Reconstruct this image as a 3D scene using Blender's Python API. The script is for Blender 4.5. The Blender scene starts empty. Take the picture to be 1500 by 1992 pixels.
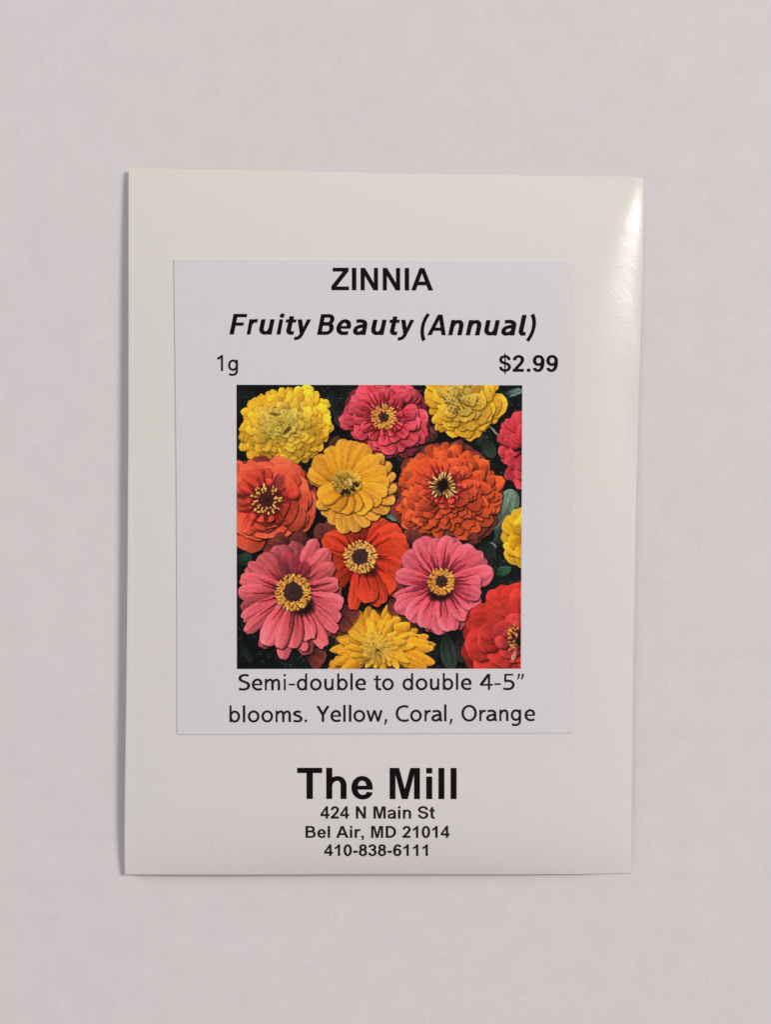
import bpy, math, random
import numpy as np
from mathutils import Vector, Matrix, Euler
from mathutils.geometry import delaunay_2d_cdt

S = bpy.context.scene
COL = S.collection
MM = 0.001

# ------------------------------------------------------------------ camera
F_PX, CX, CY = 2600.0, 750.0, 996.0          # focal length and centre in photograph pixels
CAM_LOC = Vector((0.0, 0.0, 218.0))           # millimetres above the table
CAM_ROT = Euler((math.radians(-2.0), math.radians(-1.6), 0.0))
cam_d = bpy.data.cameras.new('camera')
cam = bpy.data.objects.new('camera', cam_d)
COL.objects.link(cam)
cam.location = CAM_LOC * MM
cam.rotation_euler = CAM_ROT
cam_d.sensor_fit = 'HORIZONTAL'
cam_d.sensor_width = 36.0
cam_d.lens = 36.0 * F_PX / 1500.0
cam_d.clip_start = 0.01
cam_d.clip_end = 20.0
S.camera = cam

# ------------------------------------------------------------------ room light
world = bpy.data.worlds.new('World')
S.world = world
world.use_nodes = True
bgn = world.node_tree.nodes['Background']
bgn.inputs['Color'].default_value = (1.0, 0.985, 0.99, 1)
bgn.inputs['Strength'].default_value = 0.30


def area_lamp(name, loc, size, power, colour):
    d = bpy.data.lights.new(name, 'AREA')
    d.shape = 'DISK'
    d.size = size
    d.energy = power
    d.color = colour
    o = bpy.data.objects.new(name, d)
    COL.objects.link(o)
    o.location = loc
    o.rotation_euler = (Vector((0, 0, 0)) - Vector(loc)).to_track_quat('-Z', 'Y').to_euler()
    return o


area_lamp('ceiling_lamp', (1.75, 0.80, 1.65), 0.80, 46.0, (1.0, 0.955, 0.93))
area_lamp('window_light', (-1.75, 1.15, 0.75), 1.3, 19.0, (0.86, 0.98, 1.0))

S.view_settings.view_transform = 'Standard'
S.view_settings.look = 'None'
S.view_settings.exposure = 0.0
S.view_settings.gamma = 1.0


# ------------------------------------------------------------------ helpers
ROTM = CAM_ROT.to_matrix()


def at(px, py, z=0.0):
    """millimetre position, on the level z above the table, of a measured photograph point"""
    d = ROTM @ Vector(((px - CX) / F_PX, -(py - CY) / F_PX, -1.0))
    t = (z - CAM_LOC.z) / d.z
    return (CAM_LOC.x + d.x * t, CAM_LOC.y + d.y * t)


def link_mesh(name, verts, faces, mat, parent=None, smooth=False):
    me = bpy.data.meshes.new(name)
    me.from_pydata(verts, [], faces)
    me.materials.append(mat)
    if smooth:
        me.polygons.foreach_set('use_smooth', [True] * len(me.polygons))
    me.update()
    o = bpy.data.objects.new(name, me)
    COL.objects.link(o)
    if parent:
        o.parent = parent
    return o


def lin(c):
    c = np.asarray(c, float) / 255.0
    return np.where(c <= 0.04045, c / 12.92, ((c + 0.055) / 1.055) ** 2.4)


def new_mat(name):
    m = bpy.data.materials.new(name)
    m.use_nodes = True
    return m, m.node_tree, m.node_tree.nodes['Principled BSDF']


def noise(nt, scale, detail=2.0, rough=0.5, stretch=None):
    tc = nt.nodes.new('ShaderNodeTexCoord')
    n = nt.nodes.new('ShaderNodeTexNoise')
    n.inputs['Scale'].default_value = scale
    n.inputs['Detail'].default_value = detail
    n.inputs['Roughness'].default_value = rough
    if stretch:
        mp = nt.nodes.new('ShaderNodeMapping')
        mp.inputs['Scale'].default_value = stretch
        nt.links.new(tc.outputs['Object'], mp.inputs['Vector'])
        nt.links.new(mp.outputs['Vector'], n.inputs['Vector'])
    else:
        nt.links.new(tc.outputs['Object'], n.inputs['Vector'])
    return n


def mix(nt, fac, a, b, blend='MIX'):
    m = nt.nodes.new('ShaderNodeMix')
    m.data_type = 'RGBA'
    m.blend_type = blend
    for sock, v in ((m.inputs[0], fac), (m.inputs[6], a), (m.inputs[7], b)):
        if hasattr(v, 'is_output'):
            nt.links.new(v, sock)
        elif isinstance(v, (int, float)):
            sock.default_value = v
        else:
            sock.default_value = (*v, 1)
    return m.outputs[2]


def ramp(nt, src, p0, p1, c0=(0, 0, 0), c1=(1, 1, 1)):
    r = nt.nodes.new('ShaderNodeValToRGB')
    r.color_ramp.elements[0].position = p0
    r.color_ramp.elements[1].position = p1
    r.color_ramp.elements[0].color = (*c0, 1)
    r.color_ramp.elements[1].color = (*c1, 1)
    nt.links.new(src, r.inputs['Fac'])
    return r.outputs['Color']


def bump(nt, bsdf, src, dist, strength=1.0, prev=None):
    b = nt.nodes.new('ShaderNodeBump')
    b.inputs['Distance'].default_value = dist
    b.inputs['Strength'].default_value = strength
    nt.links.new(src, b.inputs['Height'])
    if prev:
        nt.links.new(prev.outputs['Normal'], b.inputs['Normal'])
    nt.links.new(b.outputs['Normal'], bsdf.inputs['Normal'])
    return b


def paper(name, base, var, rough, spec, speck=0.0, fibre=0.0, bump_mm=0.01, scale=900, ripple=0.0):
    m, nt, b = new_mat(name)
    cloud = noise(nt, 28, 3, 0.55)
    c = mix(nt, ramp(nt, cloud.outputs['Fac'], 0.3, 0.7), base, var)
    if fibre:
        f1 = noise(nt, scale, 4, 0.7, (1, 0.6, 1))
        f2 = noise(nt, scale * 0.14, 4, 0.6)
        k = ramp(nt, f1.outputs['Fac'], 0.3, 0.72, (1 - fibre,) * 3, (1 + fibre * 0.6,) * 3)
        k2 = ramp(nt, f2.outputs['Fac'], 0.3, 0.72, (1 - fibre,) * 3, (1 + fibre * 0.6,) * 3)
        c = mix(nt, 1.0, c, k, 'MULTIPLY')
        c = mix(nt, 1.0, c, k2, 'MULTIPLY')
    if speck:
        s = noise(nt, 2600, 0, 0.5)
        s2 = noise(nt, 240, 2, 0.5)
        mul = nt.nodes.new('ShaderNodeMath')
        mul.operation = 'MULTIPLY'
        nt.links.new(s.outputs['Fac'], mul.inputs[0])
        nt.links.new(s2.outputs['Fac'], mul.inputs[1])
        d = ramp(nt, mul.outputs[0], 0.44, 0.49, (1, 1, 1), (1 - speck,) * 3)
        c = mix(nt, 1.0, c, d, 'MULTIPLY')
    nt.links.new(c, b.inputs['Base Color'])
    b.inputs['Roughness'].default_value = rough
    b.inputs['Specular IOR Level'].default_value = spec
    g = noise(nt, scale, 3, 0.6)
    first = bump(nt, b, g.outputs['Fac'], bump_mm * MM)
    if ripple:
        r_ = noise(nt, 210, 2, 0.5)
        bump(nt, b, r_.outputs['Fac'], ripple * MM, 1.0, first)
    return m


M_TABLE = paper('white_laminate', (0.746, 0.678, 0.692), (0.736, 0.682, 0.685), 0.6, 0.25,
                speck=0.06, fibre=0.032, bump_mm=0.03, scale=1500)
M_ENV = paper('coated_envelope_paper', (0.785, 0.737, 0.672), (0.778, 0.735, 0.684), 0.27, 0.5,
              speck=0.05, fibre=0.0, bump_mm=0.019, scale=1500, ripple=0.04)
nt_ = M_ENV.node_tree
bs_ = nt_.nodes['Principled BSDF']
src_ = bs_.inputs['Base Color'].links[0].from_socket
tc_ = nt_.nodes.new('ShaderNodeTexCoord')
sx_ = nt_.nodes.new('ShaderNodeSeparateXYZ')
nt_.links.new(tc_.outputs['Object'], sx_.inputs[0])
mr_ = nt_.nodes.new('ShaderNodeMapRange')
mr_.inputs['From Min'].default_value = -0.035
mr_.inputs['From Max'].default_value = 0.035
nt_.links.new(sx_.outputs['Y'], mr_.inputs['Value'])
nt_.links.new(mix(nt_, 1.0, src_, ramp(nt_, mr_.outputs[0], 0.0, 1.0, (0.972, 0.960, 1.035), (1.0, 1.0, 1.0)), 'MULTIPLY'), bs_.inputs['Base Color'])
M_LABEL = paper('label_paper', (0.720, 0.680, 0.704), (0.716, 0.682, 0.698), 0.55, 0.3,
                speck=0.06, fibre=0.008, bump_mm=0.006, scale=1200)


def ink(name, col):
    m, nt, b = new_mat(name)
    n = noise(nt, 1400, 2)
    c = mix(nt, ramp(nt, n.outputs['Fac'], 0.35, 0.75), col, tuple(v * 1.6 + 0.001 for v in col))
    nt.links.new(c, b.inputs['Base Color'])
    b.inputs['Roughness'].default_value = 0.6
    b.inputs['Specular IOR Level'].default_value = 0.08
    return m


M_INK = ink('black_toner', (0.004, 0.003, 0.003))
M_INK2 = ink('charcoal_toner', (0.011, 0.010, 0.010))

# ------------------------------------------------------------------ table
x0, x1, y0, y1, t = -0.35, 0.35, -0.35, 0.35, 0.02
tv = [(x, y, z) for z in (-t, 0) for x, y in ((x0, y0), (x1, y0), (x1, y1), (x0, y1))]
tf = [(3, 2, 1, 0), (4, 5, 6, 7), (0, 1, 5, 4), (1, 2, 6, 5), (2, 3, 7, 6), (3, 0, 4, 7)]
table = link_mesh('table_top', tv, tf, M_TABLE)
table['kind'] = 'structure'

# ------------------------------------------------------------------ the envelope's form
# edges as measured, each a list of photograph points from one corner to the next
E_LEFT = [(243, 1700), (243.5, 1630), (247, 1380), (250, 1100), (251.5, 800), (251.5, 560), (250.5, 333), (252, 329)]
E_RIGHT = [(1228, 1701), (1231, 1380), (1237.5, 1000), (1242, 800), (1249, 600), (1253.5, 420), (1254.5, 345)]
E_TOP = [(252, 329), (420, 332), (800, 339), (1254.5, 345)]
E_BOT = [(243, 1700), (700, 1699.5), (1228, 1701)]
PW, PH = 82.6, 113.6


def smooth_edge(pts, axis):
    a = np.array([at(x, y, 1.0) for x, y in pts])
    s = np.r_[0, np.cumsum(np.linalg.norm(np.diff(a, axis=0), axis=1))]
    s /= s[-1]

    def f(q):
        return np.array([np.interp(q, s, a[:, 0]), np.interp(q, s, a[:, 1])])
    return f


eL, eR, eT, eB = (smooth_edge(e, 0) for e in (E_LEFT, E_RIGHT, E_TOP, E_BOT))


def coons(u, v):
    """table position of paper coordinates (u across, v up, both 0..1)"""
    l, r, tt, b = eL(v), eR(v), eT(u), eB(u)
    c00, c10, c01, c11 = eB(0), eB(1), eT(0), eT(1)
    p = (1 - u) * l + u * r + (1 - v) * b + v * tt
    p = p - ((1 - u) * (1 - v) * c00 + u * (1 - v) * c10 + (1 - u) * v * c01 + u * v * c11)
    return p


def front_z(u, v):
    """height of the front sheet in millimetres"""
    dl, dr, db, dt = u * PW, (1 - u) * PW, v * PH, (1 - v) * PH
    P = 2.9
    hl = 1.62 + 0.10 * math.sin(2.6 * v + 0.4)
    hr = 0.36 + 0.25 * (1 - v) ** 2
    hb = 1.55 * (1 - u) ** 3 + 0.98 * (1 - (1 - u) ** 3) - 0.60 * max(0, (u - 0.9) / 0.1)
    ht = 1.70 - 1.25 * u
    lr = 1.0 + 25.0 * (1 - v)                                     # a roll along the right edge that widens downwards and dies out
    q = min(1, max(0, (v - 0.50) / 0.26))
    kt = 1 - (1 - ht / P) * math.exp(-dt / 13.0)
    ar = lr * (0.342 - 0.18 * kt * math.exp(-0.05 * lr)) / 0.86 / kt * q * q * (3 - 2 * q) * min(1.0, 0.35 + dt / 12.0)
    k = 1 - (1 - (hr + ar) / P) * math.exp(-dr / 11.0) - ar / P * math.exp(-(dr / lr) ** 1.6)
    for h, d, lam in ((hl, dl, 11.0), (hb, db, 5.2), (ht, dt, 13.0)):
        k *= 1 - (1 - h / P) * math.exp(-d / lam)
    z = P * k
    z += 0.045 * math.exp(-((dl - 0.35) / 0.3) ** 2)              # the folded crease stands up a little
    z += 0.035 * math.sin(u * 7.1 + v * 3.3) * math.sin(v * 9.2 - u * 2.0) * min(1, dl / 8, dr / 8, db / 8, dt / 8)
    z += 0.05 * math.exp(-(dr / 5.0) ** 2) * math.sin(v * 31.0) * math.sin(v * 5.0 + 1) * min(1, dr / 1.5)
    return z


def back_z(u, v):
    dl, dr, db, dt = u * PW, (1 - u) * PW, v * PH, (1 - v) * PH
    zf = front_z(u, v)
    edge = math.exp(-min(dl, dr, db, dt) / 5.0)
    return max(0.03, (zf - 0.26) * edge)


def inv_uv(x, y):
    u, v = (x - eB(0)[0]) / PW, (y - eB(0)[1]) / PH
    for _ in range(6):
        p = coons(u, v)
        u += (x - p[0]) / PW
        v += (y - p[1]) / PH
    return min(1, max(0, u)), min(1, max(0, v))


def surf(px, py, lift):
    """a measured photograph point laid on the envelope's front, lifted by some millimetres"""
    z = 2.2
    for _ in range(3):
        x, y = at(px, py, z)
        u, v = inv_uv(x, y)
        z = front_z(u, v) + lift
    x, y = at(px, py, z)
    return (x * MM, y * MM, z * MM)


packet = bpy.data.objects.new('seed_packet', None)
COL.objects.link(packet)
packet.empty_display_size = 0.02
packet['label'] = 'cream white paper seed packet with a flower picture label lying on the pale table'
packet['category'] = 'seed packet'

NU, NV = 150, 200


def spaced(n):
    s = np.linspace(0, 1, n + 1)
    return 0.5 - 0.5 * np.cos(np.pi * s) * (0.55 + 0.45 * np.abs(np.cos(np.pi * s)))


us, vs = spaced(NU), spaced(NV)
us = (us - us[0]) / (us[-1] - us[0])
vs = (vs - vs[0]) / (vs[-1] - vs[0])
ev, ef = [], []
for v in vs:
    for u in us:
        p = coons(u, v)
        ev.append((p[0] * MM, p[1] * MM, front_z(u, v) * MM))
W1 = NU + 1
for j in range(NV):
    for i in range(NU):
        a = j * W1 + i
        ef.append((a, a + 1, a + W1 + 1, a + W1))
nb = len(ev)
for v in vs:
    for u in us:
        p = coons(u, v)
        ev.append((p[0] * MM, p[1] * MM, back_z(u, v) * MM))
for j in range(NV):
    for i in range(NU):
        a = nb + j * W1 + i
        ef.append((a, a + W1, a + W1 + 1, a + 1))
loop = [i for i in range(NU)] + [j * W1 + NU for j in range(NV)] + \
       [NV * W1 + i for i in range(NU, 0, -1)] + [j * W1 for j in range(NV, 0, -1)]
cen = np.array(coons(0.5, 0.5)) * MM
rim = []
for a in loop:                                                   # rounded fold between front and back
    f, b = ev[a], ev[nb + a]
    d = np.array(f[:2]) - cen
    j, i = divmod(a, W1)
    n = np.array([(-1 if i == 0 else 1 if i == NU else 0), (-1 if j == 0 else 1 if j == NV else 0)], float)
    n /= np.linalg.norm(n)
    rim.append((f[0] + n[0] * 0.07 * MM, f[1] + n[1] * 0.07 * MM, (f[2] * 0.62 + b[2] * 0.38)))
nr = len(ev)
ev += rim
L = len(loop)
for k in range(L):
    a, b = loop[k], loop[(k + 1) % L]
    ra, rb = nr + k, nr + (k + 1) % L
    ef.append((a, ra, rb, b))
    ef.append((ra, nb + a, nb + b, rb))
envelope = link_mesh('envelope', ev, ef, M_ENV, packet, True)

# ------------------------------------------------------------------ the stuck-on label
LQ = [(345, 1428), (1110.5, 1425), (1112.5, 508), (338.5, 505.5)]     # bottom left, bottom right, top right, top left


def quad_px(q, s, t):
    (ax, ay), (bx, by), (cx, cy), (dx, dy) = q
    x = (1 - s) * (1 - t) * ax + s * (1 - t) * bx + s * t * cx + (1 - s) * t * dx
    y = (1 - s) * (1 - t) * ay + s * (1 - t) * by + s * t * cy + (1 - s) * t * dy
    x += 3.0 * math.sin(math.pi * t) * (1 - s) * 0.55
    return x, y


LIFT_LABEL = 0.16
ln, lm = 60, 70
lv, lf = [], []
for z_ in (LIFT_LABEL, 0.015):
    for j in range(lm + 1):
        for i in range(ln + 1):
            s, t_ = i / ln, j / lm
            px, py = quad_px(LQ, s, t_)
            if s > 0.5 and t_ > 0.5:                              # rounded top right corner
                cx_, cy_ = 1112.5 - 5, 508 + 5
                ddx, ddy = px - cx_, cy_ - py
                if ddx > 0 and ddy > 0:
                    r_ = math.hypot(ddx, ddy)
                    if r_ > 5:
                        px, py = cx_ + ddx * 5 / r_, cy_ - ddy * 5 / r_
            lv.append(surf(px, py, z_))
w1, nn = ln + 1, (ln + 1) * (lm + 1)
for j in range(lm):
    for i in range(ln):
        a = j * w1 + i
        lf.append((a, a + 1, a + w1 + 1, a + w1))
        lf.append((nn + a, nn + a + w1, nn + a + w1 + 1, nn + a + 1))
lp = [i for i in range(ln)] + [j * w1 + ln for j in range(lm)] + [lm * w1 + i for i in range(ln, 0, -1)] + [j * w1 for j in range(lm, 0, -1)]
for k in range(len(lp)):
    a, b = lp[k], lp[(k + 1) % len(lp)]
    o_ = len(lv)
    lv += [lv[a], lv[nn + a], lv[nn + b], lv[b]]
    lf.append((o_, o_ + 1, o_ + 2, o_ + 3))
label = link_mesh('paper_label', lv, lf, M_LABEL, packet)
label.data.polygons.foreach_set('use_smooth', [i < 2 * ln * lm for i in range(len(label.data.polygons))])

# ------------------------------------------------------------------ lettering
# a glyph is a list of pieces: 'P x y x y ...' is a filled outline; 'M x y ...' is a pen stroke with
# L line, C cubic, V quarter round that leaves upright, H quarter round that leaves level
KQ = 0.56


def stroke_points(tok):
    pts, i = [], 0
    while i < len(tok):
        c = tok[i]
        if c in 'ML':
            p = (float(tok[i + 1]), float(tok[i + 2]))
            if c == 'L':
                a = pts[-1]
                pts += [(a[0] + (p[0] - a[0]) * k / 3, a[1] + (p[1] - a[1]) * k / 3) for k in (1, 2)]
            pts.append(p)
            i += 3
            continue
        a = pts[-1]
        if c == 'C':
            q = [float(x) for x in tok[i + 1:i + 7]]
            b1, b2, e = (q[0], q[1]), (q[2], q[3]), (q[4], q[5])
            i += 7
        else:
            e = (float(tok[i + 1]), float(tok[i + 2]))
            if c == 'V':
                b1 = (a[0], a[1] + KQ * (e[1] - a[1]))
                b2 = (e[0] - KQ * (e[0] - a[0]), e[1])
            else:
                b1 = (a[0] + KQ * (e[0] - a[0]), a[1])
                b2 = (e[0], e[1] - KQ * (e[1] - a[1]))
            i += 3
        for k in range(1, 11):
            t = k / 10
            m = 1 - t
            pts.append(tuple(m ** 3 * a[d] + 3 * m * m * t * b1[d] + 3 * m * t * t * b2[d] + t ** 3 * e[d] for d in (0, 1)))
    return pts


def ribbon(pts, wx, wy):
    P = np.array(pts)
    T = np.gradient(P, axis=0)
    T[0] = P[1] - P[0]
    T[-1] = P[-1] - P[-2]
    closed = np.linalg.norm(P[0] - P[-1]) < 1e-6
    if closed:
        T[0] = T[-1] = P[1] - P[-2]
    N = np.stack([-T[:, 1], T[:, 0]], 1)
    N /= np.linalg.norm(N, axis=1)[:, None] + 1e-9
    w = 0.5 * np.sqrt((N[:, 0] * wx) ** 2 + (N[:, 1] * wy) ** 2)
    A, B = P + N * w[:, None], P - N * w[:, None]
    return [[tuple(A[i]), tuple(B[i]), tuple(B[i + 1]), tuple(A[i + 1])] for i in range(len(P) - 1)]


def disc_poly(x, y, rx, ry, n=20):
    return [(x + rx * math.cos(2 * math.pi * k / n), y + ry * math.sin(2 * math.pi * k / n)) for k in range(n)]


def make_glyph(spec, pen, slant=0.0):
    polys = []
    for piece in spec.split(';'):
        tok = piece.split()
        if not tok:
            continue
        wx, wy = pen
        if tok[0] == 'W':
            wx, wy = float(tok[1]), float(tok[2])
            tok = tok[3:]
        if tok[0] == 'R':
            a, b, c, d = map(float, tok[1:5])
            polys.append([(a, b), (c, b), (c, d), (a, d)])
        elif tok[0] == 'P':
            v = list(map(float, tok[1:]))
            polys.append(list(zip(v[::2], v[1::2])))
        elif tok[0] == 'O':
            polys.append(disc_poly(*map(float, tok[1:5])))
        else:
            polys += ribbon(stroke_points(tok), wx, wy)
    vs_, fs_ = [], []
    for p in polys:
        ar = sum(p[i][0] * p[(i + 1) % len(p)][1] - p[(i + 1) % len(p)][0] * p[i][1] for i in range(len(p)))
        if abs(ar) < 1:
            continue
        if ar < 0:
            p = p[::-1]
        fs_.append(list(range(len(vs_), len(vs_) + len(p))))
        vs_ += [Vector((x + slant * y, y)) for x, y in p]
    V, _, Fc, _, _, _ = delaunay_2d_cdt(vs_, [], fs_, 0, 0.5)
    C_ = np.array([[sum(V[i][d] for i in f) / len(f) for d in (0, 1)] for f in Fc])
    ins = np.zeros(len(Fc), bool)
    for fs in fs_:                                                # inside any of the pieces (even-odd rule)
        c_ = np.zeros(len(Fc), bool)
        Q = [vs_[i] for i in fs]
        for n_ in range(len(Q)):
            (xa, ya), (xb, yb) = Q[n_], Q[n_ - 1]
            if ya != yb:
                c_ ^= ((ya > C_[:, 1]) != (yb > C_[:, 1])) & (C_[:, 0] < (xb - xa) * (C_[:, 1] - ya) / (yb - ya) + xa)
        ins |= c_
    keep = [f for f, o in zip(Fc, ins) if o]
    used = sorted({i for f in keep for i in f})
    idx = {a: k for k, a in enumerate(used)}
    V = np.array([(V[i][0], V[i][1]) for i in used])
    return V, [tuple(idx[i] for i in f) for f in keep]


BOLD_PEN = (288, 236)
_nine = 'M 557 622 H 217 977 V 557 1357 H 912 977 V 557 622; M 912 977 C 947 452 767 97 507 97 H 225 345'
BOLD = {
    'I': (569, 'R 140 0 436 1466'),
    'T': (1251, 'R 477 0 773 1300; R 43 1218 1208 1466'),
    'Z': (1251, 'P 22 0 1199 0 1199 247 370 247 22 267; P 22 0 300 0 370 247 1169 1239 1169 1400 860 1400 788 1221 22 267; R 109 1221 1169 1466'),
    'N': (1479, 'P 152 0 427 0 427 956 1018 0 1315 0 1315 1466 1040 1466 1040 487 440 1466 152 1466'),
    'M': (1706, 'P 145 0 420 0 420 1154 710 0 995 0 1286 1154 1286 0 1561 0 1561 1466 1117 1466 854 466 588 1466 145 1466'),
    'A': (1479, 'P 0 0 314 0 724 1124 884 1466 571 1466; P 1149 0 1471 0 884 1466 571 1466 724 1124; P 410 333 1040 333 945 580 510 580'),
    'S': (1366, 'M 1105 1030 V 660 1373 H 225 1075 C 225 820 470 800 700 745 C 960 680 1128 620 1128 415 V 670 94 H 205 480'),
    '$': (1139, 'W 250 220 M 925 1030 V 570 1355 H 205 1075 C 205 830 400 800 580 745 C 800 680 945 620 945 415 V 570 110 H 185 440; R 520 -195 625 1610'),
    'B': (1479, 'R 150 0 446 1466; M 300 1345 L 790 1345 H 1102 1080 V 790 790 L 300 790; M 300 785 L 830 785 H 1220 455 V 830 122 L 300 122'),
    'D': (1479, 'R 150 0 446 1466; W 300 244 M 300 1344 L 640 1344 H 1232 733 V 640 122 L 300 122'),
    'T2': (0, ''),
    '0': (1139, 'M 572 1362 H 928 735 V 572 92 H 216 735 V 572 1362'),
    '1': (1139, 'P 525 0 806 0 806 1472 578 1472 530 1370 401 1237 280 1155 162 1101 162 846 290 896 410 965 525 1059'),
    '2': (1139, 'M 240 1010 V 575 1357 H 905 1060 C 905 780 590 600 300 190; R 75 0 1026 258; P 75 0 400 0 500 258 150 258'),
    '3': (1139, 'M 215 1075 V 545 1360 H 872 1085 V 545 795 L 430 795; M 430 790 L 545 790 H 918 435 V 545 92 H 205 420'),
    '4': (1139, 'R 37 295 1091 541; R 637 0 909 1472; P 37 540 37 400 300 400 300 541 637 1043 673 1472; P 637 1200 673 1472 637 1472'),
    '6': (1139, 'M 590 840 H 922 475 V 590 95 H 227 475 V 590 840; M 227 475 C 192 1010 372 1360 632 1360 H 915 1115'),
    '8': (1139, 'M 570 1372 H 872 1090 V 570 810 H 270 1090 V 570 1372; M 570 800 H 925 430 V 570 88 H 215 430 V 570 800'),
    '9': (1139, _nine),
    '-': (682, 'R 80 391 605 672'),
    '.': (569, 'R 147 0 428 281'),
    ',': (569, 'R 130 0 420 281; P 420 0 420 60 300 60 270 0 260 -80 150 -170 200 -300 350 -220 410 -110'),
    'h': (1251, 'R 147 0 428 1466; W 281 225 M 956 0 L 956 640 V 690 968 H 288 600'),
    'n': (1251, 'R 145 0 410 1062; W 281 225 M 956 0 L 956 640 V 690 968 H 288 600'),
    'e': (1139, 'R 280 440 1060 628; W 282 220 M 921 450 L 921 560 V 570 975 H 212 530 V 590 88 H 915 330'),
    'a': (1139, 'W 276 212 M 210 745 V 560 980 H 895 700 L 895 260 C 895 120 925 60 965 -10; W 268 212 M 895 570 C 600 540 205 540 205 290 V 430 88 H 895 430'),
    'i': (569, 'R 147 0 428 1062; R 147 1206 428 1466'),
    'l': (569, 'R 147 0 428 1466'),
    'r': (797, 'R 133 0 414 1062; W 281 235 M 275 560 V 640 962 L 830 950'),
    't': (682, 'R 178 380 459 1290; P 178 1200 459 1200 459 1437 178 1273; R 20 838 640 1062; W 281 220 M 318 500 L 318 330 V 480 98 L 655 100'),
    ' ': (569, ''),
}
ITAL_PEN = (206, 174)
ITAL = {
    'F': 'R 0 0 205 1000; R 0 838 640 1000; R 0 425 570 582',
    'r': 'R 0 0 195 745; M 97 400 V 340 668 L 450 665',
    'u': 'M 97 745 L 97 310 V 300 82 H 520 330; R 420 0 620 745',
    'i': 'R 0 0 195 745; O 105 925 120 112',
    't': 'R 110 200 305 900; R 0 592 440 745; M 207 300 L 207 240 V 340 80 L 450 84',
    'y': 'P 0 745 215 745 395 230 400 0 265 0; P 420 0 660 745 455 745 320 230; W 190 165 M 345 60 C 280 -120 220 -200 20 -175',
    'B': 'R 0 0 205 1000; M 100 919 L 400 919 H 590 735 V 400 535 L 100 535; M 100 530 L 420 530 H 640 305 V 420 81 L 100 81',
    'e': 'R 150 300 640 430; M 568 310 L 568 400 V 340 675 H 98 365 V 370 76 L 600 90',
    'a': 'M 75 655 C 200 690 560 740 530 400 L 530 0; M 530 440 C 350 430 98 420 98 230 V 250 76 H 530 300',
    '(': 'W 190 190 M 290 1030 C 20 700 20 130 290 -260',
    ')': 'W 190 190 M 0 1030 C 270 700 270 130 0 -260',
    'A': 'P 0 0 215 0 470 740 590 1000 350 1000; P 740 0 950 0 590 1000 350 1000 470 740; P 230 215 720 215 660 372 280 372',
    'n': 'R 0 0 195 745; M 520 0 L 520 430 V 350 665 H 97 380',
    'l': 'M 97 1000 L 97 270 V 190 82 L 330 80',
}
HUM_PEN = (150, 138)
HUM = {
    'S': 'M 540 905 C 420 960 120 980 100 745 C 95 600 250 570 370 510 C 520 440 560 390 550 270 C 540 30 210 20 50 105',
    'e': 'R 110 310 600 410; M 545 360 L 545 390 C 545 560 460 660 330 660 H 62 345 V 350 50 C 440 50 530 75 575 110',
    'm': 'R 0 0 124 705; M 480 0 L 480 440 V 340 650 C 230 650 110 560 62 440; M 880 0 L 880 440 V 740 650 C 640 650 530 560 480 440',
    'i': 'R 0 0 124 705; O 62 930 82 74',
    '-': 'R 0 300 380 405',
    'd': 'M 340 655 H 585 355 V 340 48 H 62 350 V 340 655; R 525 0 649 1040',
    'b': 'M 320 655 H 590 355 V 320 48 H 62 350 V 320 655; R 0 0 124 1040',
    'o': 'M 350 660 H 640 352 V 350 46 H 62 352 V 350 660',
    'u': 'M 62 705 L 62 270 V 210 48 C 330 48 440 110 488 240; R 426 0 550 705',
    'l': 'R 0 0 124 1040',
    't': 'R 115 220 240 900; R 0 600 400 705; M 177 300 L 177 200 V 300 48 L 410 60',
    '4': 'R 0 255 740 365; R 455 0 580 985; P 0 255 0 375 420 985 580 985 580 940 190 360 190 255',
    '5': 'R 90 875 600 985; W 120 110 M 152 980 L 140 530; M 110 510 C 330 610 610 540 610 310 C 610 30 250 0 30 90',
    'q': 'P 70 985 190 985 190 860 100 640 10 640 70 820; P 310 985 430 985 430 860 340 640 250 640 310 820',
    's': 'M 410 600 C 300 660 80 660 75 510 C 75 370 440 400 440 200 C 435 10 150 20 30 90',
    '.': 'O 80 70 85 80',
    'Y': 'P 0 985 165 985 425 540 425 380 330 380; P 780 985 615 985 355 540 355 380 450 380; R 318 0 467 520',
    'w': 'P 0 705 150 705 340 90 320 0 210 0; P 210 0 340 0 570 705 430 705; P 430 705 570 705 790 0 660 0; P 660 0 790 0 1000 705 850 705 660 90',
    ',': 'P 60 150 190 150 180 0 90 -190 20 -190 70 0',
    'C': 'M 760 880 C 680 925 600 940 530 940 C 250 940 66 760 66 495 C 66 220 250 44 530 44 C 620 44 700 65 780 110',
    'O': 'M 460 940 H 850 492 V 460 44 H 66 492 V 460 940',
    'r': 'R 0 0 124 705; M 62 380 C 100 560 210 660 390 630',
    'a': 'M 70 595 C 200 660 490 700 490 440 L 490 170 C 490 70 530 50 600 60; M 490 400 C 330 390 62 360 62 190 C 62 20 340 -10 490 210',
    'n': 'R 0 0 124 705; M 490 0 L 490 430 V 350 655 C 230 655 110 560 62 430',
    'g': 'M 330 655 H 590 365 V 330 75 H 62 365 V 330 655; M 590 690 L 590 20 C 590 -260 260 -290 60 -190; R 528 300 652 705',
    '1': 'W 124 112 M 300 0 L 300 985; M 310 960 C 230 870 130 800 20 770; R 238 0 362 1000',
}
_cache = {}


def glyph(font, ch):
    key = (font, ch)
    if key not in _cache:
        if font == 'bold':
            _cache[key] = make_glyph(BOLD[ch][1], BOLD_PEN)
        elif font == 'ital':
            _cache[key] = make_glyph(ITAL[ch], ITAL_PEN, 0.20)
        elif font == 'humc':
            _cache[key] = make_glyph(HUM[ch], (150, 140))
        else:
            _cache[key] = make_glyph(HUM[ch], HUM_PEN)
    return _cache[key]


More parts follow.
